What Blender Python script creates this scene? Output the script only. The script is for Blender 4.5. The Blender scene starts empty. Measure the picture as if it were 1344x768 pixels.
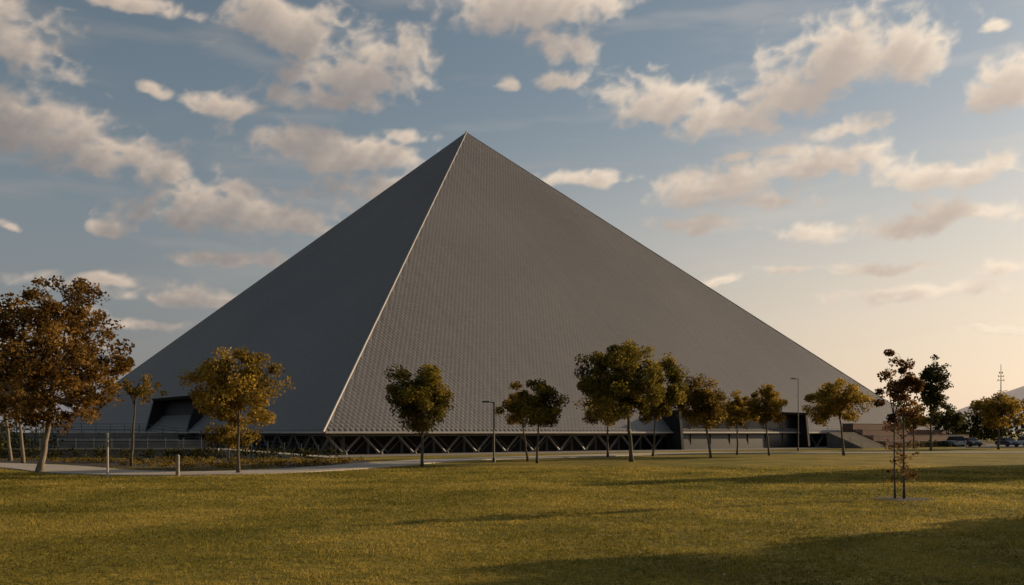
import bpy, math, random
import numpy as np
from mathutils import Vector, Matrix
R = random.Random(7)
rng = np.random.default_rng(11)
scene = bpy.context.scene
scene.view_settings.view_transform = 'Standard'
scene.view_settings.look = 'None'
scene.view_settings.exposure = 0
SUN_AZ = math.radians(62.5); SUN_EL = math.radians(14)
SUN = Vector((math.sin(SUN_AZ)*math.cos(SUN_EL), math.cos(SUN_AZ)*math.cos(SUN_EL), math.sin(SUN_EL)))

# ------------------------------------------------------------------ helpers
def link(ob, parent=None):
    scene.collection.objects.link(ob)
    if parent: ob.parent = parent
    return ob
def empty(name, loc=(0,0,0)):
    e = bpy.data.objects.new(name, None); e.location = loc; e.empty_display_size = .5
    return link(e)
class MB:
    def __init__(s): s.v=[]; s.f=[]; s.m=[]; s.t=[]
    def add(s, vs, fs, mat=0, tint=.5):
        o=len(s.v); s.v.extend([tuple(map(float,p)) for p in vs])
        for f in fs:
            s.f.append(tuple(o+i for i in f)); s.m.append(mat); s.t.append(tint)
    def quads(s, arr, mat, tints):     # arr (n,4,3)
        o=len(s.v); n=len(arr); s.v.extend(map(tuple, arr.reshape(-1,3).tolist()))
        s.f.extend([(o+4*i,o+4*i+1,o+4*i+2,o+4*i+3) for i in range(n)])
        s.m.extend([mat]*n); s.t.extend(list(map(float,tints)))
    def box(s, c, d, mat=0, rz=0., tint=.5, top=1.0):
        x,y,z=d[0]/2,d[1]/2,d[2]/2; vs=[]
        for sz in (-1,1):
            k = top if sz>0 else 1
            for sx,sy in ((-1,-1),(1,-1),(1,1),(-1,1)):
                px,py=sx*x*k,sy*y*k
                vs.append((c[0]+px*math.cos(rz)-py*math.sin(rz), c[1]+px*math.sin(rz)+py*math.cos(rz), c[2]+sz*z))
        s.add(vs,[(3,2,1,0),(4,5,6,7),(0,1,5,4),(1,2,6,5),(2,3,7,6),(3,0,4,7)],mat,tint)
    def tube(s, pts, rad, n=7, mat=0, tint=.5, cap=True):
        pts=[Vector(p) for p in pts]; vs=[]
        ref=Vector((.13,.97,.21))
        for i,p in enumerate(pts):
            d=(pts[min(i+1,len(pts)-1)]-pts[max(i-1,0)]).normalized()
            a=d.cross(ref)
            if a.length<.05: a=d.cross(Vector((1,0,0)))
            a.normalize(); b=d.cross(a)
            for k in range(n):
                t=2*math.pi*k/n
                vs.append(p+(a*math.cos(t)+b*math.sin(t))*rad[i])
        fs=[]
        for i in range(len(pts)-1):
            for k in range(n):
                k2=(k+1)%n; fs.append((i*n+k,i*n+k2,(i+1)*n+k2,(i+1)*n+k))
        if cap:
            fs.append(tuple(range(n-1,-1,-1))); fs.append(tuple((len(pts)-1)*n+k for k in range(n)))
        s.add(vs,fs,mat,tint)
    def obj(s, name, mats, parent=None, smooth=None, loc=None):
        me=bpy.data.meshes.new(name); me.from_pydata(s.v,[],s.f)
        for m in mats: me.materials.append(m)
        me.polygons.foreach_set('material_index', np.array(s.m,dtype=np.int32))
        at=me.attributes.new('tint','FLOAT','FACE'); at.data.foreach_set('value', np.array(s.t,dtype=np.float32))
        if smooth is not None:
            me.polygons.foreach_set('use_smooth', np.array([mi in smooth for mi in s.m],dtype=bool))
        me.update()
        ob=bpy.data.objects.new(name,me)
        if loc: ob.location=loc
        return link(ob,parent)
def perlin(x,y,seed):
    r=np.random.default_rng(seed); ang=r.random((256,256))*2*np.pi; gx,gy=np.cos(ang),np.sin(ang)
    xi=np.floor(x).astype(int); yi=np.floor(y).astype(int); fx=x-xi; fy=y-yi
    u=fx**3*(fx*(fx*6-15)+10); v=fy**3*(fy*(fy*6-15)+10)
    def gr(i,j): a=(xi+i)%256; b=(yi+j)%256; return gx[a,b]*(fx-i)+gy[a,b]*(fy-j)
    return 1.5*((gr(0,0)*(1-u)+gr(1,0)*u)*(1-v)+(gr(0,1)*(1-u)+gr(1,1)*u)*v)
def fbm(x,y,seed,o=6,p=.55):
    s=0;a=1;t=0
    for i in range(o): s=s+a*perlin(x*2**i+i*7.3,y*2**i+i*3.1,seed+i); t+=a; a*=p
    return s/t*1.6
def sst(a,b,x): t=np.clip((x-a)/(b-a),0,1); return t*t*(3-2*t)

def mat(name, col=(.5,.5,.5), rough=.7, metal=0., col2=None, scale=4., bump=0., bscale=None, detail=5, spec=.3):
    m=bpy.data.materials.new(name); m.use_nodes=True; nt=m.node_tree; b=nt.nodes['Principled BSDF']
    b.inputs['Roughness'].default_value=rough; b.inputs['Metallic'].default_value=metal
    b.inputs['Specular IOR Level'].default_value=spec
    b.inputs['Base Color'].default_value=(*col,1)
    tc=nt.nodes.new('ShaderNodeTexCoord')
    if col2:
        n=nt.nodes.new('ShaderNodeTexNoise'); n.inputs['Scale'].default_value=scale; n.inputs['Detail'].default_value=detail
        n.inputs['Roughness'].default_value=.65
        nt.links.new(tc.outputs['Object'],n.inputs['Vector'])
        r=nt.nodes.new('ShaderNodeValToRGB'); r.color_ramp.elements[0].position=.35; r.color_ramp.elements[1].position=.65
        r.color_ramp.elements[0].color=(*col,1); r.color_ramp.elements[1].color=(*col2,1)
        nt.links.new(n.outputs['Fac'],r.inputs['Fac']); nt.links.new(r.outputs['Color'],b.inputs['Base Color'])
    if bump:
        n=nt.nodes.new('ShaderNodeTexNoise'); n.inputs['Scale'].default_value=bscale or scale*3; n.inputs['Detail'].default_value=4
        nt.links.new(tc.outputs['Object'],n.inputs['Vector'])
        bp=nt.nodes.new('ShaderNodeBump'); bp.inputs['Strength'].default_value=bump; bp.inputs['Distance'].default_value=.05
        nt.links.new(n.outputs['Fac'],bp.inputs['Height']); nt.links.new(bp.outputs['Normal'],b.inputs['Normal'])
    return m

def leafmat(name, dark, mid, light, transl=.5):
    m=bpy.data.materials.new(name); m.use_nodes=True; nt=m.node_tree; nt.nodes.clear()
    o=nt.nodes.new('ShaderNodeOutputMaterial'); a=nt.nodes.new('ShaderNodeAttribute'); a.attribute_name='tint'
    r=nt.nodes.new('ShaderNodeValToRGB'); e=r.color_ramp.elements
    e[0].color=(*dark,1); e[0].position=.1; e[1].color=(*light,1); e[1].position=.9
    x=e.new(.5); x.color=(*mid,1)
    nt.links.new(a.outputs['Fac'],r.inputs['Fac'])
    d=nt.nodes.new('ShaderNodeBsdfDiffuse')
    t=nt.nodes.new('ShaderNodeBsdfTranslucent'); mx=nt.nodes.new('ShaderNodeMixShader'); mx.inputs[0].default_value=transl
    nt.links.new(r.outputs['Color'],d.inputs['Color']); nt.links.new(r.outputs['Color'],t.inputs['Color'])
    nt.links.new(d.outputs[0],mx.inputs[1]); nt.links.new(t.outputs[0],mx.inputs[2]); nt.links.new(mx.outputs[0],o.inputs[0])
    return m

BARK=mat('bark',(.08,.06,.042),.9,col2=(.15,.12,.085),scale=6,bump=.6,bscale=25)
BARKP=mat('bark_pale',(.14,.105,.075),.9,col2=(.26,.21,.15),scale=3,bump=.5,bscale=20)
L_ORANGE=leafmat('leaf_orange',(.055,.031,.01),(.18,.10,.026),(.36,.21,.055))
L_GOLD=leafmat('leaf_gold',(.085,.055,.012),(.26,.175,.032),(.46,.30,.06))
L_OLIVE=leafmat('leaf_olive',(.036,.033,.009),(.14,.112,.022),(.33,.235,.042))
L_BROWN=leafmat('leaf_brown',(.05,.034,.012),(.165,.11,.025),(.32,.21,.045))
L_DARK=leafmat('leaf_dark',(.015,.018,.008),(.05,.048,.015),(.12,.10,.025),.3)
L_RED=leafmat('leaf_red',(.05,.026,.013),(.15,.075,.028),(.28,.15,.05))
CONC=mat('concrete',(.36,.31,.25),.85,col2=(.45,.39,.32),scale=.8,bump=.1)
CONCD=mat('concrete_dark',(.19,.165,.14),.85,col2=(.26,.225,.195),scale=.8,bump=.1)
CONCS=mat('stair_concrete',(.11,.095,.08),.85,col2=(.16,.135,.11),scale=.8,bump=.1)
ASPH=mat('asphalt',(.045,.045,.047),.9,col2=(.065,.063,.06),scale=2,bump=.2)
STEEL=mat('steel_paint',(.07,.07,.07),.5,.3,col2=(.10,.095,.09),scale=2)
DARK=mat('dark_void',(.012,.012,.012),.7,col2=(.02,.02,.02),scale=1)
DCLAD=mat('dark_cladding',(.02,.019,.018),.7,col2=(.03,.028,.027),scale=.6,spec=.1)
GLASSD=mat('dark_glass',(.015,.016,.018),.35,0,spec=.3)
BRICK=mat('brick',(.13,.07,.048),.9,col2=(.19,.105,.07),scale=3,bump=.4)
WHITE=mat('white_paint',(.75,.73,.7),.6,col2=(.68,.66,.62),scale=3)
PALE=mat('pale_paint',(.42,.39,.35),.6,col2=(.35,.32,.28),scale=5)
WOOD=mat('weathered_wood',(.22,.17,.12),.85,col2=(.32,.26,.19),scale=8,bump=.3)
MULCH=mat('mulch',(.03,.022,.014),.95,col2=(.06,.045,.03),scale=3,bump=1,bscale=10)

# ------------------------------------------------------------------ lawn / ground
def ground_material():
    m=bpy.data.materials.new('grass_lawn'); m.use_nodes=True; nt=m.node_tree; b=nt.nodes['Principled BSDF']
    b.inputs['Roughness'].default_value=.9; b.inputs['Specular IOR Level'].default_value=.1
    tc=nt.nodes.new('ShaderNodeTexCoord')
    def noise(s,d,ro=.6):
        n=nt.nodes.new('ShaderNodeTexNoise'); n.inputs['Scale'].default_value=s; n.inputs['Detail'].default_value=d
        n.inputs['Roughness'].default_value=ro; nt.links.new(tc.outputs['Object'],n.inputs['Vector']); return n
    a=noise(.25,8,.7); c=noise(7,5,.7); big=noise(.05,3)
    r1=nt.nodes.new('ShaderNodeValToRGB'); e=r1.color_ramp.elements
    e[0].position=.36; e[0].color=(.17,.152,.026,1); e[1].position=.66; e[1].color=(.40,.30,.066,1)
    nt.links.new(a.outputs['Fac'],r1.inputs['Fac'])
    r2=nt.nodes.new('ShaderNodeValToRGB'); e=r2.color_ramp.elements
    e[0].position=.33; e[0].color=(.25,.27,.25,1); e[1].position=.68; e[1].color=(1.4,1.3,1.15,1)
    nt.links.new(c.outputs['Fac'],r2.inputs['Fac'])
    r3=nt.nodes.new('ShaderNodeValToRGB'); e=r3.color_ramp.elements
    e[0].position=.38; e[0].color=(.72,.80,.72,1); e[1].position=.62; e[1].color=(1.22,1.12,1.0,1)
    nt.links.new(big.outputs['Fac'],r3.inputs['Fac'])
    mx=nt.nodes.new('ShaderNodeMix'); mx.data_type='RGBA'; mx.blend_type='MULTIPLY'; mx.inputs[0].default_value=1
    nt.links.new(r1.outputs[0],mx.inputs[6]); nt.links.new(r2.outputs[0],mx.inputs[7])
    my=nt.nodes.new('ShaderNodeMix'); my.data_type='RGBA'; my.blend_type='MULTIPLY'; my.inputs[0].default_value=1
    nt.links.new(mx.outputs[2],my.inputs[6]); nt.links.new(r3.outputs[0],my.inputs[7])
    nt.links.new(my.outputs[2],b.inputs['Base Color'])
    bp=nt.nodes.new('ShaderNodeBump'); bp.inputs['Strength'].default_value=.8; bp.inputs['Distance'].default_value=.08
    nt.links.new(c.outputs['Fac'],bp.inputs['Height']); nt.links.new(bp.outputs[0],b.inputs['Normal'])
    return m
GR=ground_material()
g=MB(); g.add([(-9000,-3000,0),(9000,-3000,0),(9000,12000,0),(-9000,12000,0)],[(0,1,2,3)]); g.obj('ground',[GR])

def grass():
    n=480000
    Y=11*(62/11)**rng.random(n); X=(rng.random(n)*2-1)*(.62*Y+5)
    k=np.clip(Y/14,1,3.2)
    cl=fbm(X*1.1,Y*1.1,200,4,.7); patch=fbm(X*.16,Y*.16,240,5,.65); fine=fbm(X*4,Y*4,260,2,.6)
    keep=(cl*.6+fine*.6+rng.random(n)*1.0)>.12
    keep&=((X-13.5)**2+(Y-31.7)**2)>.95**2*(1+.35*fine)
    X,Y,k,cl,patch,fine=[q[keep] for q in (X,Y,k,cl,patch,fine)]; n=len(X)
    h=(.024+.026*rng.random(n))*np.clip(1+.7*cl+.5*fine,.35,2.2)*(.8+.2*k); w=.0065*k*(.7+.6*rng.random(n))
    a=rng.random(n)*2*np.pi; lx=(rng.normal(0,.55,n))*h; ly=(rng.normal(0,.55,n))*h
    V=np.zeros((n,3,3),dtype=np.float32)
    V[:,0,0]=X-np.cos(a)*w; V[:,0,1]=Y-np.sin(a)*w; V[:,1,0]=X+np.cos(a)*w; V[:,1,1]=Y+np.sin(a)*w
    V[:,2,0]=X+lx; V[:,2,1]=Y+ly; V[:,2,2]=h
    me=bpy.data.meshes.new('grass_blades'); me.vertices.add(3*n); me.vertices.foreach_set('co',V.ravel())
    me.loops.add(3*n); me.loops.foreach_set('vertex_index',np.arange(3*n,dtype=np.int32))
    me.polygons.add(n); me.polygons.foreach_set('loop_start',np.arange(0,3*n,3,dtype=np.int32))
    me.update(calc_edges=True)
    at=me.attributes.new('tint','FLOAT','FACE')
    t=.48+.55*patch+.28*cl+rng.normal(0,.18,n)
    at.data.foreach_set('value',np.clip(t,0,1).astype(np.float32))
    me.materials.append(leafmat('grass_blade',(.065,.072,.013),(.225,.185,.032),(.47,.345,.085),.5))
    link(bpy.data.objects.new('grass',me))
grass()

fl=MB(); n=300
Yl=13*(50/13)**rng.random(n); Xl=(rng.random(n)*2-1)*(.6*Yl+2)
for i in range(n):
    s=.025+.03*R.random(); a=R.random()*6.28; z=.045+.02*R.random()
    c,d=math.cos(a)*s,math.sin(a)*s
    x,y=Xl[i],Yl[i]
    fl.add([(x-c,y-d,z),(x+d*.7,y-c*.7,z+.02),(x+c,y+d,z+.01),(x-d*.7,y+c*.7,z+.025)],[(0,1,2,3)],0,R.random())
fl.obj('fallen_leaves',[leafmat('dry_leaf',(.12,.07,.03),(.28,.17,.08),(.5,.38,.24),.3)])

# ------------------------------------------------------------------ paths
def ribbon(name, pts, w, z, m):
    P=[Vector((p[0],p[1],0)) for p in pts]; out=[]
    for i in range(len(P)-1):
        p0=P[max(i-1,0)];p1=P[i];p2=P[i+1];p3=P[min(i+2,len(P)-1)]
        for k in range(8):
            t=k/8
            out.append(.5*((2*p1)+(p2-p0)*t+(2*p0-5*p1+4*p2-p3)*t*t+(3*p1-p0-3*p2+p3)*t**3))
    out.append(P[-1]); b=MB(); vs=[]
    for i,p in enumerate(out):
        d=(out[min(i+1,len(out)-1)]-out[max(i-1,0)]).normalized(); q=Vector((-d.y,d.x,0))
        vs += [p-q*w/2+Vector((0,0,z)), p+q*w/2+Vector((0,0,z))]
    b.add(vs,[(2*i,2*i+2,2*i+3,2*i+1) for i in range(len(out)-1)])
    for side in (0,1):
        sk=[]
        for i in range(len(out)):
            v=vs[2*i+side]; sk+= [v, Vector((v.x,v.y,-.02))]
        b.add(sk,[(2*i,2*i+1,2*i+3,2*i+2) for i in range(len(out)-1)])
    return b.obj(name,[m])
ribbon('footpath',[(-75,80),(-52,72),(-33.7,62.5),(-24.8,53.6),(-19,50.8),(-14.5,53.2),(-11,59.5),(-8.2,69),(-3.5,79),(6,88),(14,97),(26,103),(60,105),(110,104),(170,100)],4.6,.07,CONC)
# ------------------------------------------------------------------ pyramid
D=177.; k_=.056; rc=.487
cx,cy=-8.85,D; Rr=math.hypot(k_,rc)*D; al=math.atan2(k_,rc)
def corner(a): return Vector((cx+Rr*math.cos(a), cy+Rr*math.sin(a), 0))
C1=corner(-math.pi/2-al); C2=corner(-al); C3=corner(math.pi/2-al); C0=corner(math.pi-al)
ZB=2.35; H=58.0
APEX=Vector((cx,cy,ZB+H)); up=Vector((0,0,1))
pyr=empty('pyramid_arena')
def pyr_skin():
    m=bpy.data.materials.new('metal_cladding'); m.use_nodes=True; nt=m.node_tree; b=nt.nodes['Principled BSDF']
    b.inputs['Roughness'].default_value=.5; b.inputs['Metallic'].default_value=.2; b.inputs['Specular IOR Level'].default_value=.35
    a=nt.nodes.new('ShaderNodeAttribute'); a.attribute_name='tint'
    tc=nt.nodes.new('ShaderNodeTexCoord'); n=nt.nodes.new('ShaderNodeTexNoise'); n.inputs['Scale'].default_value=.05; n.inputs['Detail'].default_value=6
    nt.links.new(tc.outputs['Object'],n.inputs['Vector'])
    ad=nt.nodes.new('ShaderNodeMath'); ad.operation='MULTIPLY_ADD'; ad.inputs[1].default_value=.5
    nt.links.new(n.outputs['Fac'],ad.inputs[0]); nt.links.new(a.outputs['Fac'],ad.inputs[2])
    r=nt.nodes.new('ShaderNodeValToRGB'); e=r.color_ramp.elements
    e[0].position=.3; e[0].color=(.185,.171,.163,1); e[1].position=1.0; e[1].color=(.32,.292,.275,1)
    nt.links.new(ad.outputs[0],r.inputs['Fac']); nt.links.new(r.outputs[0],b.inputs['Base Color'])
    return m
SKIN=pyr_skin()
TRIM=mat('metal_trim',(.34,.31,.28),.5,.2,col2=(.40,.37,.33),scale=.5)
CO=[C1,C2,C3,C0]
core=MB(); 
core.add([c+up*ZB for c in CO]+[APEX],[(0,1,4),(1,2,4),(2,3,4),(3,0,4),(3,2,1,0)],0,.3)
core.obj('pyramid_shell',[SKIN],pyr)
sh=MB()
du,dv=.62,.56
for A,B in ((C1,C2),(C2,C3),(C3,C0),(C0,C1)):
    A=A+up*ZB; B=B+up*ZB; s=(B-A).length; ud=(B-A).normalized(); M=(A+B)/2; vd=(APEX-M); L=vd.length; vd.normalize()
    nn=ud.cross(vd).normalized()
    if nn.dot(Vector((M.x-cx,M.y-cy,0)))<0: nn=-nn
    Q=[];T=[]
    A_=np.array(A);U=np.array(ud);Vv=np.array(vd);Nn=np.array(nn)
    colt=rng.uniform(-.07,.07,2*int(s/du)+8)
    for j in range(1,int(L/dv)):
        v=j*dv; off=(j%2)*du/2
        half=s/2*(1-(v+dv*.3)/L)-.2
        i0=math.ceil((s/2-half-off)/du); i1=math.floor((s/2+half-off)/du)
        if i1<i0: continue
        rowt=R.uniform(-.02,.02)
        idx=np.arange(i0,i1+1); n=len(idx)
        c=A_+U*(idx*du+off)[:,None]+Vv*v; w=du*.485; h=dv*.95
        Q.append(np.stack([c-Vv*h+Nn*.10, c+U*w+Nn*.04, c+Vv*h+Nn*.015, c-U*w+Nn*.04],axis=1)); T+= list(.35+rowt+colt[idx*2+(j%2)]+rng.uniform(-.06,.06,n))
    sh.quads(np.concatenate(Q),0,T)
sh.obj('cladding_shingles',[SKIN],pyr)
tr=MB()
for c in CO:
    a=c+up*ZB; tr.tube([a+(APEX-a)*0.0,a+(APEX-a)*.999],[.15,.13],6,0)
tr.tube([APEX-up*.6,APEX+up*.4],[.4,.08],6,0)
tr.obj('ridge_trim',[TRIM],pyr)
fa=MB()
for A,B in ((C1,C2),(C2,C3),(C3,C0),(C0,C1)):
    m_=(A+B)/2; d=B-A; fa.box((m_.x,m_.y,ZB-.02),(d.length-.4,.35,.2),0,math.atan2(d.y,d.x))
fa.obj('base_fascia',[TRIM],pyr)
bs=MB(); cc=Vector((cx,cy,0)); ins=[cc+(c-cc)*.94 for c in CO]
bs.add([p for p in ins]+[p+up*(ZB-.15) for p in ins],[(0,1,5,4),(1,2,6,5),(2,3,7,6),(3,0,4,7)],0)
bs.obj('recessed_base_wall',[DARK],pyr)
ts=MB()
def truss(A,B,t0,t1,inset):
    d=(B-A); L=d.length; d.normalize(); q=Vector((-d.y,d.x,0))
    if q.dot(cc-A)<0: q=-q
    s=t0*L+.8; step=4.2
    while s<t1*L:
        a=A+d*s+q*inset; b=A+d*(s+step)+q*inset
        mid=(a+b)/2
        ts.tube([a+up*(ZB-.2),mid+up*.15],[.14,.14],6); ts.tube([b+up*(ZB-.2),mid+up*.15],[.14,.14],6)
        ts.tube([a+q*1.8+up*.15,mid+q*1.8+up*(ZB-.3)],[.08,.08],6); ts.tube([b+q*1.8+up*.15,mid+q*1.8+up*(ZB-.3)],[.08,.08],6)
        ts.tube([mid+q*2.5+up*.0,mid+q*2.5+up*(ZB-.2)],[.22,.22],8)
        ts.box((mid.x,mid.y,.12),(.7,.7,.22),0)
        s+=step
    a=A+d*(t0*L+.8)+q*inset; b=A+d*s+q*inset
    ts.tube([a+up*(ZB-.28),b+up*(ZB-.28)],[.14,.14],6)
truss(C1,C2,0,.98,1.2); truss(C1,C0,0,.98,1.2)
ts.obj('base_truss',[mat('truss_steel',(.13,.12,.11),.55,.2,col2=(.18,.165,.15),scale=1)],pyr)
def portal(A,B,t0,t1,zb,zt,out,name,posts=True,lean=0):
    d=(B-A); L=d.length; d.normalize(); q=Vector((d.y,-d.x,0))
    if q.dot(cc-A)>0: q=-q
    P=MB(); a=A+d*t0*L; b=A+d*t1*L; back=-q*((zt-ZB)*1.06+.5)
    th=.5
    for e in (a,b):
        p=[e+q*out+up*zb, e+q*(out-lean)+up*zt, e+back+up*zt, e-q*1+up*zb]
        p2=[v+d*th*(1 if e is a else -1) for v in p]
        P.add(p+p2,[(0,1,2,3),(7,6,5,4),(0,4,5,1),(1,5,6,2),(2,6,7,3),(3,7,4,0)],0,.3)
    p=[a+q*(out-lean)+up*zt, b+q*(out-lean)+up*zt, b+back+up*zt, a+back+up*zt]; p2=[v+up*.35+q*.25*(1 if i<2 else 0) for i,v in enumerate(p)]
    P.add([v+up*.004 for v in p]+p2,[(3,2,1,0),(4,5,6,7),(0,1,5,4),(1,2,6,5),(2,3,7,6),(3,0,4,7)],0,.5)
    g=[a+d*th+q*(out-1.9)+up*zb, b-d*th+q*(out-1.9)+up*zb, b-d*th+q*(out-1.9-lean)+up*zt, a+d*th+q*(out-1.9-lean)+up*zt]
    P.add(g,[(0,1,2,3)],1)
    n=max(3,int((t1-t0)*L/4))
    if posts:
        for i in range(1,n):
            e=a+d*((t1-t0)*L*i/n)+q*(out-1.75-lean*.5)
            P.box((e.x,e.y,(zb+zt)/2),(.1,.12,zt-zb-.02),2,math.atan2(d.y,d.x))
    P.obj(name,[DCLAD,GLASSD if posts else DARK,STEEL],pyr)
portal(C1,C0,.32,.47,0.02,7.0,.6,'west_portal',False,1.8)
portal(C1,C2,.42,.66,0.02,5.0,1.6,'entrance_portal',True,.5)
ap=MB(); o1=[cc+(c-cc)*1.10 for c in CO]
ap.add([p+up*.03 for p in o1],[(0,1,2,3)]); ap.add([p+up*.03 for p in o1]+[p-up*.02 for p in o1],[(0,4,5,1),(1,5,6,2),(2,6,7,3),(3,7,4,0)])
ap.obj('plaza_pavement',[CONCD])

# ------------------------------------------------------------------ terraces, stairs, railings
def railing(pts, h=1.05, sp=1.8, m=STEEL, bars=3, name='metal_railing'):
    b=MB()
    for i in range(len(pts)-1):
        p=Vector(pts[i]);q=Vector(pts[i+1]); L=(q-p).length; n=max(1,int(L/sp))
        for k in range(n+1):
            c=p.lerp(q,k/n); b.tube([c,c+up*h],[.03,.03],5)
        for j in range(bars):
            hh=h*(j+1)/bars; b.tube([p+up*hh,q+up*hh],[.022,.022],5)
    return b.obj(name,[m])
dR=(C2-C1).normalized(); qR=Vector((dR.y,-dR.x,0)); LR=(C2-C1).length; aR=math.atan2(dR.y,dR.x)
def onR(t,o): p=C1+dR*t*LR+qR*o; return p
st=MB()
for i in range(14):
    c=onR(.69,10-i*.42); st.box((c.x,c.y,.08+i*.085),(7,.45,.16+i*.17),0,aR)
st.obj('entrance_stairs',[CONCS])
bt=MB()
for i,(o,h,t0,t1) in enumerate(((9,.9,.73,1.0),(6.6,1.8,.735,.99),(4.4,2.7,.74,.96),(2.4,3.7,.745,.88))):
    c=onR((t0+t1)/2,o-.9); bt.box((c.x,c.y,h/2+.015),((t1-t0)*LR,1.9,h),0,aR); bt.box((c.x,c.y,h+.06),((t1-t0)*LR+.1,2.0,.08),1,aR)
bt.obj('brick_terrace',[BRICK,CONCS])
for t in (.66,.725):
    a_=onR(t,10.2);b_=onR(t,4.5); railing([(a_.x,a_.y,.05),(b_.x,b_.y,2.3)],m=PALE)
tl=MB()
for (x0,x1,y,dp,h) in ((-50,-27,84,10,.75),(-58,-34,93,10,1.5),(-68,-42,103,12,2.2)):
    tl.box(((x0+x1)/2,y+dp/2,h/2),(x1-x0,dp,h-.01),0); tl.box(((x0+x1)/2,y-.02,h+.05),(x1-x0+.1,.3,.12),1)
tl.obj('concrete_terrace',[CONCD,CONC])
rp=MB(); rp.add([(-27,84.5,.78),(-15.5,80.5,.06),(-15.5,83.5,.06),(-27,88,.78),(-27,84.5,0),(-15.5,80.5,0),(-15.5,83.5,0),(-27,88,0)],[(0,1,2,3),(0,4,5,1),(2,6,7,3)])
rp.obj('access_ramp',[CONC])
railing([(-50,84,.8),(-27,84.3,.8),(-15.5,80.4,.06)],sp=1.6)
railing([(-58,93,1.55),(-34,93,1.55)],sp=1.6); railing([(-68,103,2.25),(-42,103,2.25),(-34,100,1.5)],sp=1.6)

# ------------------------------------------------------------------ foliage
def leaves(mb, C, rad, n, size, mi, tint, flat=.8, tj=.16):
    d=rng.normal(size=(n,3)); d/=np.linalg.norm(d,axis=1,keepdims=True)
    r=rad*rng.random(n)**(.45)
    P=np.array(C)+d*r[:,None]*np.array([1,1,flat])
    a=rng.normal(size=(n,3)); a/=np.linalg.norm(a,axis=1,keepdims=True)
    b=np.cross(a,rng.normal(size=(n,3))); b/=np.linalg.norm(b,axis=1,keepdims=True)
    s=size*(.6+.8*rng.random(n))[:,None]*.5
    Q=np.stack([P-a*s,P+b*s*.62,P+a*s,P-b*s*.62],axis=1)
    t=np.clip(tint+rng.normal(0,tj,n),0,1)
    mb.quads(Q,mi,t)
def tree(name,X,Y,top,cxo,zc,rx,rz,lm,dens=1.,leaf=.2,trunk=.16,lean=0.,bark=BARK,seed=0,clump=.3,twin=False,shell=.5):
    rr=random.Random(seed*97+int(X*10)); b=MB()
    lobes=[(rr.uniform(0,6.28),rr.uniform(-.6,1),rr.uniform(-.22,.22)) for _ in range(7)]
    cen=Vector((cxo,0,zc)); cl=[]
    ncl=int(26+9*rx*rz*.8/(clump/.3)**2)
    for _ in range(ncl):
        a=rr.uniform(0,6.28); sz=rr.uniform(-1,1); r=rr.random()**shell
        k=1
        for la,ls,lw in lobes: k+=lw*math.exp(-((math.cos(a-la)-1)**2+(sz-ls)**2)*1.5)
        h=math.sqrt(max(0,1-sz*sz)); k*=r
        p=cen+Vector((math.cos(a)*h*rx*k, math.sin(a)*h*rx*k, sz*rz*min(k,1.0)))
        p.z=min(p.z,top-.25*rx*clump)
        cl.append(p)
    def trunkline(x0,y0,x1,y1,z1,w):
        pts=[Vector((x0,y0,-.08))]; N=7
        for i in range(1,N+1):
            t=i/N; pts.append(Vector((x0+(x1-x0)*t+rr.uniform(-1,1)*w*.35, y0+(y1-y0)*t+rr.uniform(-1,1)*w*.35, z1*t)))
        rad=[w*(1.35 if i==0 else 1.0-.5*i/N) for i in range(N+1)]
        b.tube(pts,rad,8,0); return pts
    fork=zc-rz*.55
    tp=trunkline(0,0,cxo*.6+lean,0,fork,trunk); trunks=[tp]
    if twin: trunks.append(trunkline(-.28,.1,cxo*.6-.25,.2,fork*1.05,trunk*.8))
    nodes=[]
    for tpk in trunks:
        root=tpk[-1]
        for i in range(6 if not twin else 4):
            tgt=rr.choice(cl); tgt=cen+(tgt-cen)*.75
            if i==0: tgt=Vector((cxo,0,zc+rz*.6))
            m1=root.lerp(tgt,.35)+Vector((rr.uniform(-.2,.2),rr.uniform(-.2,.2),.25*rz*.3)); m2=root.lerp(tgt,.7)+Vector((rr.uniform(-.15,.15),rr.uniform(-.15,.15),.1*rz))
            st_=root if i%2==0 else tpk[-2]
            b.tube([st_,m1,m2,tgt],[trunk*.5,trunk*.36,trunk*.22,trunk*.08],6,0); nodes+= [m1,m2,tgt]
    nodes+= [t[-1] for t in trunks]
    for c in cl:
        nd=min(nodes,key=lambda q:(q-c).length+max(0,q.z-c.z)*.8)
        md=nd.lerp(c,.5)+Vector((rr.uniform(-.12,.12),rr.uniform(-.12,.12),rr.uniform(0,.15)))
        b.tube([nd,md,c],[trunk*.17,trunk*.11,trunk*.04],4,0,cap=False)
    per=int(1500*rx*rz*dens*(.2/leaf)**2/len(cl))
    for c in cl:
        cr=clump*min(rx,2.6)*rr.uniform(.65,1.25)
        leaves(b,c,cr,max(6,int(per*rr.uniform(.5,1.5))),leaf,1,rr.uniform(.2,.8))
    return b.obj(name,[bark,lm],smooth=(0,),loc=(X,Y,0))

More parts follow.
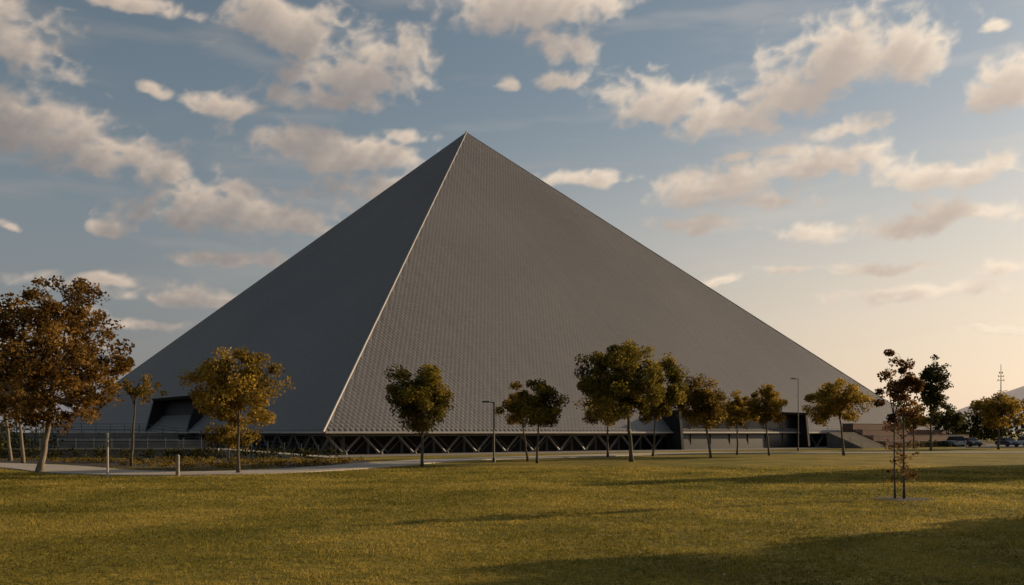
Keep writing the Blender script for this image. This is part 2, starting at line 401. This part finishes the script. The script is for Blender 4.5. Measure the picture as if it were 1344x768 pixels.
tree('sycamore_tree',-27.4,53,11.8,.9,6.8,4.2,4.8,L_ORANGE,dens=.9,leaf=.21,trunk=.21,lean=.2,bark=BARKP,seed=1,clump=.22,shell=.45)
tree('sycamore_tree',-36.9,69,8.5,-.5,5.6,2.6,2.6,L_ORANGE,dens=.7,leaf=.22,trunk=.14,bark=BARKP,seed=2,clump=.24)
tree('sycamore_tree',-40.6,74,9.5,-.8,6.2,3.2,2.8,L_ORANGE,dens=.7,leaf=.22,trunk=.15,bark=BARKP,seed=3,clump=.24)
tree('slender_tree',-26.1,62.7,6.5,.5,5.3,1.35,.95,L_BROWN,dens=.6,leaf=.18,trunk=.1,seed=4,clump=.28)
tree('golden_tree',-15.3,51.1,6.8,.05,4.75,2.45,2.05,L_GOLD,dens=1.2,leaf=.17,trunk=.11,seed=5,clump=.26,shell=.52)
tree('small_tree',-23.1,74.6,3.4,0,2.1,2.0,1.1,L_GOLD,dens=.8,leaf=.2,trunk=.08,seed=6)
tree('shade_tree',-6.0,61.3,6.95,-.1,4.6,2.4,2.3,L_OLIVE,dens=1.8,leaf=.17,trunk=.11,seed=7,clump=.29,shell=.42)
tree('shade_tree',1.9,69,6.2,.2,4.2,1.95,1.95,L_OLIVE,dens=1.4,leaf=.19,trunk=.1,seed=8,clump=.3)
tree('golden_tree',1.26,72.5,6.25,-.8,4.4,1.6,1.75,L_GOLD,dens=1.2,leaf=.2,trunk=.09,seed=9)
tree('shade_tree',9.5,72.6,9.4,-.6,6.2,4.0,3.2,L_OLIVE,dens=1.8,leaf=.19,trunk=.17,seed=10,clump=.28,shell=.42)
tree('golden_tree',9.0,86,6.6,-.1,4.7,2.2,1.7,L_GOLD,dens=1,leaf=.22,trunk=.11,seed=11)
tree('golden_tree',13.7,89,7.2,.5,5.2,1.7,1.9,L_BROWN,dens=1.1,leaf=.22,trunk=.11,seed=12)
tree('autumn_tree',18.2,83.6,7.5,-1.0,5.1,2.6,2.3,L_BROWN,dens=1.5,leaf=.21,trunk=.12,seed=13,clump=.28)
tree('autumn_tree',23.4,95,6.6,0,4.6,1.7,1.9,L_GOLD,dens=1.2,leaf=.22,trunk=.11,seed=14)
tree('golden_tree',25.9,92,7.0,-.3,4.9,1.9,2.1,L_GOLD,dens=1.3,leaf=.22,trunk=.11,seed=15,lean=-.2)
tree('golden_tree',33.4,92,7.6,-.7,5.4,3.2,2.1,L_GOLD,dens=1.4,leaf=.22,trunk=.13,seed=16,clump=.26)
YT=tree('young_tree',13.6,31.7,5.3,-.05,3.9,.85,1.35,L_RED,dens=.6,leaf=.11,trunk=.045,seed=17,clump=.26,twin=True,shell=.7)
tree('tall_tree',52.7,115,12,0,7.6,2.1,4.3,L_DARK,dens=.9,leaf=.3,trunk=.16,seed=18,clump=.33)
tree('golden_tree',66.5,125,7.9,0,5.3,3.4,2.3,L_GOLD,dens=1.2,leaf=.28,trunk=.16,seed=19)
tree('shade_tree',76,160,7.6,0,4.6,3.0,2.8,L_DARK,dens=1,leaf=.32,trunk=.16,seed=20)
tree('golden_tree',77,134,8.2,0,5.4,3.4,2.3,L_BROWN,dens=1.1,leaf=.3,trunk=.16,seed=21)
tree('shade_tree',58,132,6.6,0,4.6,2.2,1.8,L_BROWN,dens=1.1,leaf=.3,trunk=.14,seed=31)
# trees standing beyond the right-hand side of the lawn (they throw the long shadows)
for (x,y,h,s_) in ((28.5,27.4,8.4,22),(34,28.9,11,23),(37,22.5,14,24),(30,20.5,12,27),(42,31.5,14,28)):
    tree('large_tree',x,y,h,0,h*.5,3.9,h*.45,L_OLIVE,dens=2.3,leaf=.4,trunk=.3,seed=s_,clump=.34)
for (x,y,h,s_) in ((47,63.3,12.5,25),(58,69,14,26),(45,58.5,9.5,29),(66,77,14,30)):
    tree('shade_tree',x,y,h,0,h*.62,3.4,h*.35,L_OLIVE,dens=1.8,leaf=.34,trunk=.2,seed=s_)
yl=MB()
for i in range(34):
    z=.7+2.4*R.random(); a=R.random()*6.28; r=.15+.4*R.random()
    c=Vector((math.cos(a)*r-.15,math.sin(a)*r,z)); yl.tube([(-.12,0,z-.25),c],[.012,.005],4,0)
    leaves(yl,c,.2,14,.11,1,R.uniform(.2,.7))
yl.obj('young_tree_shoots',[BARK,L_RED],parent=YT)
md=MB(); md.add([(0,0,.022)]+[(math.cos(t*.349)*.98*(1+.1*math.sin(t*2.3)),math.sin(t*.349)*.98,.008) for t in range(18)],[(0,i,i%18+1) for i in range(1,19)])
md.obj('mulch_ring',[MULCH],loc=(13.5,31.7,0))

def mass(name, spots, lm, leaf, per=60):
    b=MB()
    for (x,y,z,r,fl) in spots:
        b_n=int(per*r*r/leaf/leaf*.05)+20
        leaves(b,(x,y,z),r,b_n,leaf,0,R.uniform(.15,.8),flat=fl)
    return b.obj(name,[lm])
sp=[]
def lineof(x0,x1,y0,y1,h0,h1,n):
    for i in range(n):
        x=R.uniform(x0,x1);y=R.uniform(y0,y1);h=R.uniform(h0,h1)*(0.75+.25*math.sin(x*.21)); r=R.uniform(2.2,3.8)
        for k in range(5):
            zz=h*(.25+.75*k/5)
            sp.append((x+R.uniform(-1.6,1.6),y+R.uniform(-1.5,1.5),zz,r*(1-.1*k)*.8,.9))
lineof(100,240,205,250,7,12,95); lineof(-210,-118,190,250,8,12,60)
lineof(78,84,208,214,13,17,4); lineof(90,98,212,216,14,19,5); lineof(104,112,205,212,10,14,6)
mass('distant_trees',sp,L_DARK,.75,50)
sp=[]
for i in range(150):
    t=R.random(); sp.append((-60+46*t+R.uniform(-1,1), 82.5-2*t+R.uniform(-.6,.6), .35+.25*R.random(), .55+.3*R.random(), .8))
mass('hedge',sp,L_DARK,.22,18)
sp=[]
for i in range(120): sp.append((R.uniform(-66,-44),R.uniform(78,90),.8+R.random(),1.0+.6*R.random(),.8))
mass('shrubbery',sp,L_DARK,.3,22)
bed=MB(); pts=[(-44,71),(-33,66.8),(-24.6,57.8),(-19.2,54.4),(-16.6,56),(-13.4,61.5),(-10.8,70),(-12,76),(-26,79),(-44,79)]
bed.add([(x,y,.012) for x,y in pts],[tuple(range(len(pts)))]); bed.obj('planting_bed',[MULCH])
sp=[]
for i in range(420):
    x=R.uniform(-42,-12.5);y=R.uniform(57,78)
    if y> 58+max(0,abs(x+19)-2.5)*.9: sp.append((x,y,.12,.3+.3*R.random(),.45))
mass('groundcover_plants',sp,L_BROWN,.16,10)
sp=[]
for t in np.linspace(.76,.94,28):
    p=onR(float(t),10+R.uniform(-.5,.8)); sp.append((p.x,p.y,.35+.3*R.random(),.8,.7))
mass('hedge',sp,L_DARK,.3,18)

# ------------------------------------------------------------------ hill
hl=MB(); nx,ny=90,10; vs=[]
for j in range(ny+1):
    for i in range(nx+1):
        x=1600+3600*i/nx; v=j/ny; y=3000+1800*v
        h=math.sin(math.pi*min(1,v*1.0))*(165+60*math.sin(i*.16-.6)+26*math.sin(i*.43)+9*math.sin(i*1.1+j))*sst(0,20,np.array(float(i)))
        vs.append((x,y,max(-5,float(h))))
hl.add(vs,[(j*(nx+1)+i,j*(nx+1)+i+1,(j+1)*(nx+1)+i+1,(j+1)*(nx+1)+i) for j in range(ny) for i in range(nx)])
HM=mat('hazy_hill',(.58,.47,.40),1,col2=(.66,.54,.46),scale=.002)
hb=HM.node_tree.nodes['Principled BSDF']; hb.inputs['Emission Color'].default_value=(.75,.56,.42,1); hb.inputs['Emission Strength'].default_value=.25  # aerial haze put into the hill as pale colour and a faint glow
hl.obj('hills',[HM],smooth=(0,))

# ------------------------------------------------------------------ lamps & posts
def lamp(X,Y,h,arm,name='street_lamp'):
    e=empty(name,(X,Y,0)); b=MB()
    b.tube([(0,0,0),(0,0,.35),(0,0,.36),(0,0,h)],[.13,.13,.07,.05],8); b.obj('pole',[STEEL],e)
    b=MB()
    for s in ([-1] if arm>0 else [-1,1]):
        b.tube([(0,0,h-.08),(s*.35,0,h-.02)],[.03,.03],6); b.box((s*.62,0,h),(.62,.3,.12),0,top=.8); b.box((s*.62,0,h-.07),(.5,.22,.02),1)
    b.obj('lamp_head',[STEEL,WHITE],e); return e
lamp(-1.4,70.8,4.7,1); lamp(36,115,9.1,1); lamp(-42,82,5.0,1); lamp(-52,96,6.5,1); lamp(102,190,11,0)
e=empty('marker_post',(-20.7,46.8,0)); b=MB(); b.tube([(0,0,0),(0,0,2.15)],[.055,.05],8); b.tube([(0,0,2.15),(0,0,2.28)],[.075,.05],8); b.obj('pole',[PALE],e)
b=MB(); b.box((0,-.08,1.7),(.16,.02,.3),0); b.obj('plate',[WOOD],e)
e=empty('wooden_bollard',(-17.7,48.4,0)); b=MB(); b.box((0,0,.53),(.16,.16,1.06),0); b.box((0,0,1.1),(.18,.18,.08),0,top=.5); b.obj('post',[WOOD],e)
e=empty('radio_mast',(123,230,0)); b=MB(); b.tube([(0,0,0),(0,0,19.5)],[.25,.06],8)
for z,w_ in ((15.5,1.5),(16.5,1.2),(17.4,.8)): b.box((0,0,z),(w_,.12,.12),0); b.box((-w_/2,0,z),(.12,.12,.5),0); b.box((w_/2,0,z),(.12,.12,.5),0)
b.obj('mast',[STEEL],e)

# ------------------------------------------------------------------ parking lot & cars
pk=MB(); pk.add([(68,139,.024),(240,139,.024),(240,200,.024),(96,200,.024)],[(0,1,2,3)]); pk.obj('parking_lot',[ASPH])
lm_=MB()
for i in range(40):
    x=71+i*2.9; lm_.box((x,150,.034),(.12,5,.012),0)
lm_.obj('parking_markings',[WHITE])
ke=MB(); ke.box((156,138.8,.07),(174,.25,.15),0); ke.obj('kerb',[CONC])
TIRE=mat('tyre',(.02,.02,.02),.9); HUB=mat('hub',(.4,.4,.42),.35,.8); LAMP=mat('headlamp',(.8,.8,.78),.15)
RED=mat('tail_lamp',(.35,.02,.02),.3)
def car(X,Y,col,rot,van=False):
    e=empty('parked_car',(X,Y,.02)); e.rotation_euler=(0,0,rot)
    paint=mat('car_paint',col,.3,.3,spec=.5)
    b=MB(); prof=[(-2.2,.35),(-2.25,.75),(-2.1,1.0),(-1.2,1.05),(1.0,1.0),(1.9,.9),(2.2,.72),(2.25,.4),(2.1,.28),(-2.1,.28)]
    secs=[(-.88,.9,.06),(-.8,1,0),(.8,1,0),(.88,.9,.06)]; n=len(prof); vs=[]
    for yy,k,dz in secs: vs+=[(x*(k*.05+.95),yy,.62+(z-.62)*k) for x,z in prof]
    fs=[(s*n+i,s*n+(i+1)%n,(s+1)*n+(i+1)%n,(s+1)*n+i) for s in range(3) for i in range(n)]+[tuple(range(n-1,-1,-1)),tuple(3*n+i for i in range(n))]
    b.add(vs,fs); 
    rh=1.75 if van else 1.45; rb=-1.9 if van else -1.3
    b.add([(rb+.3,-.6,rh),(.35,-.6,rh),(.35,.6,rh),(rb+.3,.6,rh),(rb+.25,-.66,rh-.06),(.45,-.66,rh-.06),(.45,.66,rh-.06),(rb+.25,.66,rh-.06)],[(0,1,2,3),(0,4,5,1),(1,5,6,2),(2,6,7,3),(3,7,4,0)])
    b.obj('body',[paint],e)
    b=MB(); b.add([(rb-.3,-.78,1.0),(1.15,-.78,.98),(1.15,.78,.98),(rb-.3,.78,1.0),(rb+.25,-.65,rh-.05),(.45,-.65,rh-.05),(.45,.65,rh-.05),(rb+.25,.65,rh-.05)],[(0,1,5,4),(1,2,6,5),(2,3,7,6),(3,0,4,7)]); b.obj('windows',[GLASSD],e)
    b=MB()
    for x in (-1.35,1.35):
        for y in (-.8,.8):
            b.tube([(x,y-.11,.33),(x,y+.11,.33)],[.33,.33],14,0); b.tube([(x,y-.125,.33),(x,y+.125,.33)],[.19,.19],10,1)
    b.obj('wheels',[TIRE,HUB],e)
    b=MB()
    for y in (-.62,.62): b.box((2.2,y,.7),(.12,.34,.14),0); b.box((-2.22,y,.82),(.1,.3,.16),1)
    b.obj('lights',[LAMP,RED],e)
cols=[(.6,.6,.6),(.04,.045,.05),(.35,.36,.37),(.05,.07,.12),(.7,.7,.68),(.02,.02,.022),(.25,.03,.03),(.5,.5,.5),(.1,.1,.1),(.6,.58,.55)]
for i in range(12):
    if i in (2,7): continue
    car(72.45+i*2.9,150+R.uniform(-.3,.3),cols[i%10],R.choice((-1,1))*math.pi/2,R.random()<.35)

# ------------------------------------------------------------------ clouds: one high shell of cloud, coverage and painted, self-glowing sun and shade per vertex
def bearing(x,y):
    az=math.atan((x-672)/1200); return az, math.atan((568-y)/1200*math.cos(az))
CL=[(15,60,72,48,0),(-30,30,60,45,0),(30,165,98,42,0),(155,208,92,36,0),(215,226,48,28,0),(95,190,75,36,0),
(320,278,145,38,0),(250,262,70,28,.1),(395,300,65,24,.2),(290,140,50,17,.1),(205,122,26,9,.4),
(385,45,75,42,0),(440,105,95,32,.05),(510,65,60,32,.3),(430,130,85,24,0),(350,10,50,18,.3),
(400,190,95,22,.05),(470,208,85,26,0),(500,245,75,24,.2),(530,175,34,11,.2),
(700,12,115,34,0),(735,62,45,22,.25),(735,102,28,13,.1),(672,106,16,10,.5),
(755,236,52,11,.0),(825,235,28,7,.5),(870,135,75,34,0),(950,162,70,24,.05),
(1115,80,110,52,0),(1040,125,75,32,.1),(1195,75,58,42,.0),(1100,168,50,15,.3),(1325,120,55,36,0),(1250,230,100,22,0),
(1080,222,95,24,.1),(1045,205,45,14,.2),(930,248,88,26,0),(915,296,50,13,.15),(1000,262,55,18,.2),
(1180,295,138,22,0),(1290,285,55,16,.3),(1200,385,120,13,.25),(1170,350,90,8,.45),(955,212,28,8,.1),
(150,300,32,14,.1),(8,300,18,9,.2),(290,342,110,12,.2),(130,370,90,13,.25),(250,392,100,12,.25),(1020,358,40,6,.3),(940,370,50,9,.3),
(1310,35,25,6,.4),(180,6,95,11,.3),(60,415,90,12,.4),(1310,435,80,6,.5),(1330,350,50,15,.3),(60,450,110,9,.5),(180,425,70,8,.5)]
CB=[]
for (x,y,rx,ry,z) in CL:
    a,e=bearing(x,y); CB.append((a,e,rx*1.12/1200*math.cos(a)**2,ry*1.14/1200*math.cos(a),z))
for i in range(80):
    a=R.uniform(-1.35,.85); e=R.uniform(.06,.85)
    if abs(a)<.56 and e<.50: continue
    s=.03+.05*R.random(); CB.append((a,e,s*1.4,s*(.3+.5*min(1,e*1.6)),R.uniform(0,.3)))
az=np.radians(np.arange(-80,50,.11)); el=np.radians(np.arange(.2,52,.11))
AZ,EL=np.meshgrid(az,el)
wx=AZ+.013*fbm(AZ*14,EL*20,5,4,.5); wy=EL+.008*fbm(AZ*14,EL*20,15,4,.5)
hm_=np.full(AZ.shape,1e3)
for (a,e,ra,re,z) in CB:
    dy=(wy-e)/re; dy=np.where(dy<0,dy*1.4,dy)
    hm_=np.minimum(hm_,np.sqrt(((wx-a)/ra)**2+dy**2+z*z))
n1=fbm(AZ*17,EL*26,31,6,.5); bil=1-np.abs(fbm(AZ*26+.3*n1,EL*36+.3*n1,51,5,.48))*2.0
Hh=1.04-hm_+.52*n1+.36*(bil-.55)
Hh=np.clip(Hh,-1,2)
wis=sst(.1,1.0,fbm(AZ*5,EL*30,77,5,.5)+.1)*.20
cover=sst(-.14,.70,Hh)
dens=np.clip(Hh+.05,0,1.2)
sh_=np.zeros_like(dens)
def shift(A,i,j):
    B=np.zeros_like(A)
    if i>0: B[:-i,:-j]=A[i:,j:]
    else: B[:,:-j]=A[:,j:]
    return B
prev=0
for s in (1,2,4,6,9,13,18,24):
    sh_+=shift(dens,max(0,int(s*1.0)),max(1,int(s*.8)))*(s-prev); prev=s
light=np.exp(-sh_*.135)*(1-.22*sst(.5,1.2,dens))
light=np.clip(light*1.12,0,1)
cover_t=np.clip(cover*.96+wis*(1-cover)*sst(.02,.2,EL)*(1-sst(.5,.75,EL)),0,1)
edge=sst(-1.39,-1.15,AZ)*(1-sst(.72,.86,AZ))*(1-sst(.78,.90,EL))*sst(.0,.10,EL)
cover_t*=edge
DIR=np.stack([np.sin(AZ)*np.cos(EL),np.cos(AZ)*np.cos(EL),np.sin(EL)],axis=-1)
warm=sst(.05,1.0,DIR@np.array(SUN))
light=light*cover/np.maximum(cover+wis*.5,1e-3)+ .7*(wis*.5)/np.maximum(cover+wis*.5,1e-3)
ne,na=AZ.shape
me=bpy.data.meshes.new('clouds'); me.vertices.add(ne*na); me.vertices.foreach_set('co',(DIR*9000).astype(np.float32).ravel())
idx=np.arange(ne*na).reshape(ne,na)
F=np.stack([idx[:-1,:-1],idx[1:,:-1],idx[1:,1:],idx[:-1,1:]],axis=-1).reshape(-1,4)
keep=cover_t.ravel()[F].max(axis=1)>.002; F=F[keep]
me.loops.add(len(F)*4); me.loops.foreach_set('vertex_index',F.astype(np.int32).ravel())
me.polygons.add(len(F)); me.polygons.foreach_set('loop_start',np.arange(0,len(F)*4,4,dtype=np.int32)); 
me.update(calc_edges=True)
me.polygons.foreach_set('use_smooth',np.ones(len(F),dtype=bool))
for nm,A in (('cover',cover_t),('light',light),('warm',warm)):
    at=me.attributes.new(nm,'FLOAT','POINT'); at.data.foreach_set('value',A.astype(np.float32).ravel())
cmat=bpy.data.materials.new('cloud_vapour'); cmat.use_nodes=True; ct=cmat.node_tree; ct.nodes.clear()
def mk(t,nt,**k):
    n=nt.nodes.new(t)
    for a,b in k.items(): setattr(n,a,b)
    return n
def attr(nm): n=mk('ShaderNodeAttribute',ct); n.attribute_name=nm; return n.outputs['Fac']
cd=mk('ShaderNodeMix',ct,data_type='RGBA'); ct.links.new(attr('warm'),cd.inputs[0]); cd.inputs[6].default_value=(.185,.18,.19,1); cd.inputs[7].default_value=(.52,.43,.37,1)
cb=mk('ShaderNodeMix',ct,data_type='RGBA'); ct.links.new(attr('warm'),cb.inputs[0]); cb.inputs[6].default_value=(.66,.535,.43,1); cb.inputs[7].default_value=(1.0,.84,.66,1)
cm=mk('ShaderNodeMix',ct,data_type='RGBA'); ct.links.new(attr('light'),cm.inputs[0]); ct.links.new(cd.outputs[2],cm.inputs[6]); ct.links.new(cb.outputs[2],cm.inputs[7])
em=mk('ShaderNodeEmission',ct); ct.links.new(cm.outputs[2],em.inputs[0]); trn=mk('ShaderNodeBsdfTransparent',ct); ms=mk('ShaderNodeMixShader',ct)
ct.links.new(attr('cover'),ms.inputs[0]); ct.links.new(trn.outputs[0],ms.inputs[1]); ct.links.new(em.outputs[0],ms.inputs[2])
oo=mk('ShaderNodeOutputMaterial',ct); ct.links.new(ms.outputs[0],oo.inputs[0])
cmat.cycles.emission_sampling='NONE'
me.materials.append(cmat); link(bpy.data.objects.new('clouds',me))

# ------------------------------------------------------------------ light & sky
sun=bpy.data.lights.new('sun','SUN'); sun.energy=5.0; sun.angle=math.radians(.5); sun.color=(1,.76,.48)
so=link(bpy.data.objects.new('sun',sun)); so.rotation_euler=SUN.to_track_quat('Z','Y').to_euler(); so.location=(80,60,60)
w=bpy.data.worlds.new('World'); scene.world=w; w.use_nodes=True; nt=w.node_tree; nt.nodes.clear()
tc=mk('ShaderNodeTexCoord',nt); sep=mk('ShaderNodeSeparateXYZ',nt); nt.links.new(tc.outputs['Generated'],sep.inputs[0])
sky=mk('ShaderNodeTexSky',nt,sky_type='NISHITA',sun_disc=False,sun_elevation=SUN_EL,sun_rotation=SUN_AZ,air_density=1.,dust_density=1.5,ozone_density=1.)
hs=mk('ShaderNodeHueSaturation',nt); hs.inputs['Saturation'].default_value=.76; hs.inputs['Hue'].default_value=.488; nt.links.new(sky.outputs[0],hs.inputs['Color'])
dt=mk('ShaderNodeVectorMath',nt,operation='DOT_PRODUCT'); dt.inputs[1].default_value=tuple(SUN); nt.links.new(tc.outputs['Generated'],dt.inputs[0])
sf=mk('ShaderNodeMapRange',nt,interpolation_type='SMOOTHSTEP'); sf.inputs[1].default_value=.07; sf.inputs[2].default_value=.98; nt.links.new(dt.outputs['Value'],sf.inputs[0])
hz=mk('ShaderNodeMapRange',nt,interpolation_type='SMOOTHSTEP'); hz.inputs[1].default_value=.37; hz.inputs[2].default_value=-.04; nt.links.new(sep.outputs[2],hz.inputs[0])
hzs=mk('ShaderNodeMath',nt,operation='MULTIPLY'); hzs.inputs[1].default_value=.85; nt.links.new(hz.outputs[0],hzs.inputs[0])
hc=mk('ShaderNodeMix',nt,data_type='RGBA'); nt.links.new(sf.outputs[0],hc.inputs[0]); hc.inputs[6].default_value=(2.5,2.4,2.55,1); hc.inputs[7].default_value=(11.2,8.6,6.2,1)
hm=mk('ShaderNodeMix',nt,data_type='RGBA'); nt.links.new(hzs.outputs[0],hm.inputs[0]); nt.links.new(hs.outputs[0],hm.inputs[6]); nt.links.new(hc.outputs[2],hm.inputs[7])
bg=mk('ShaderNodeBackground',nt); bg.inputs[1].default_value=.09; nt.links.new(hm.outputs[2],bg.inputs[0])
wo=mk('ShaderNodeOutputWorld',nt); nt.links.new(bg.outputs[0],wo.inputs[0])

# ------------------------------------------------------------------ camera
cam=bpy.data.cameras.new('camera'); cam.sensor_width=36; cam.lens=36*1200/1344; cam.shift_y=(568-384)/1344; cam.clip_end=25000
co=link(bpy.data.objects.new('camera',cam)); co.location=(0,0,2.3); co.rotation_euler=(math.pi/2,0,0)
scene.camera=co
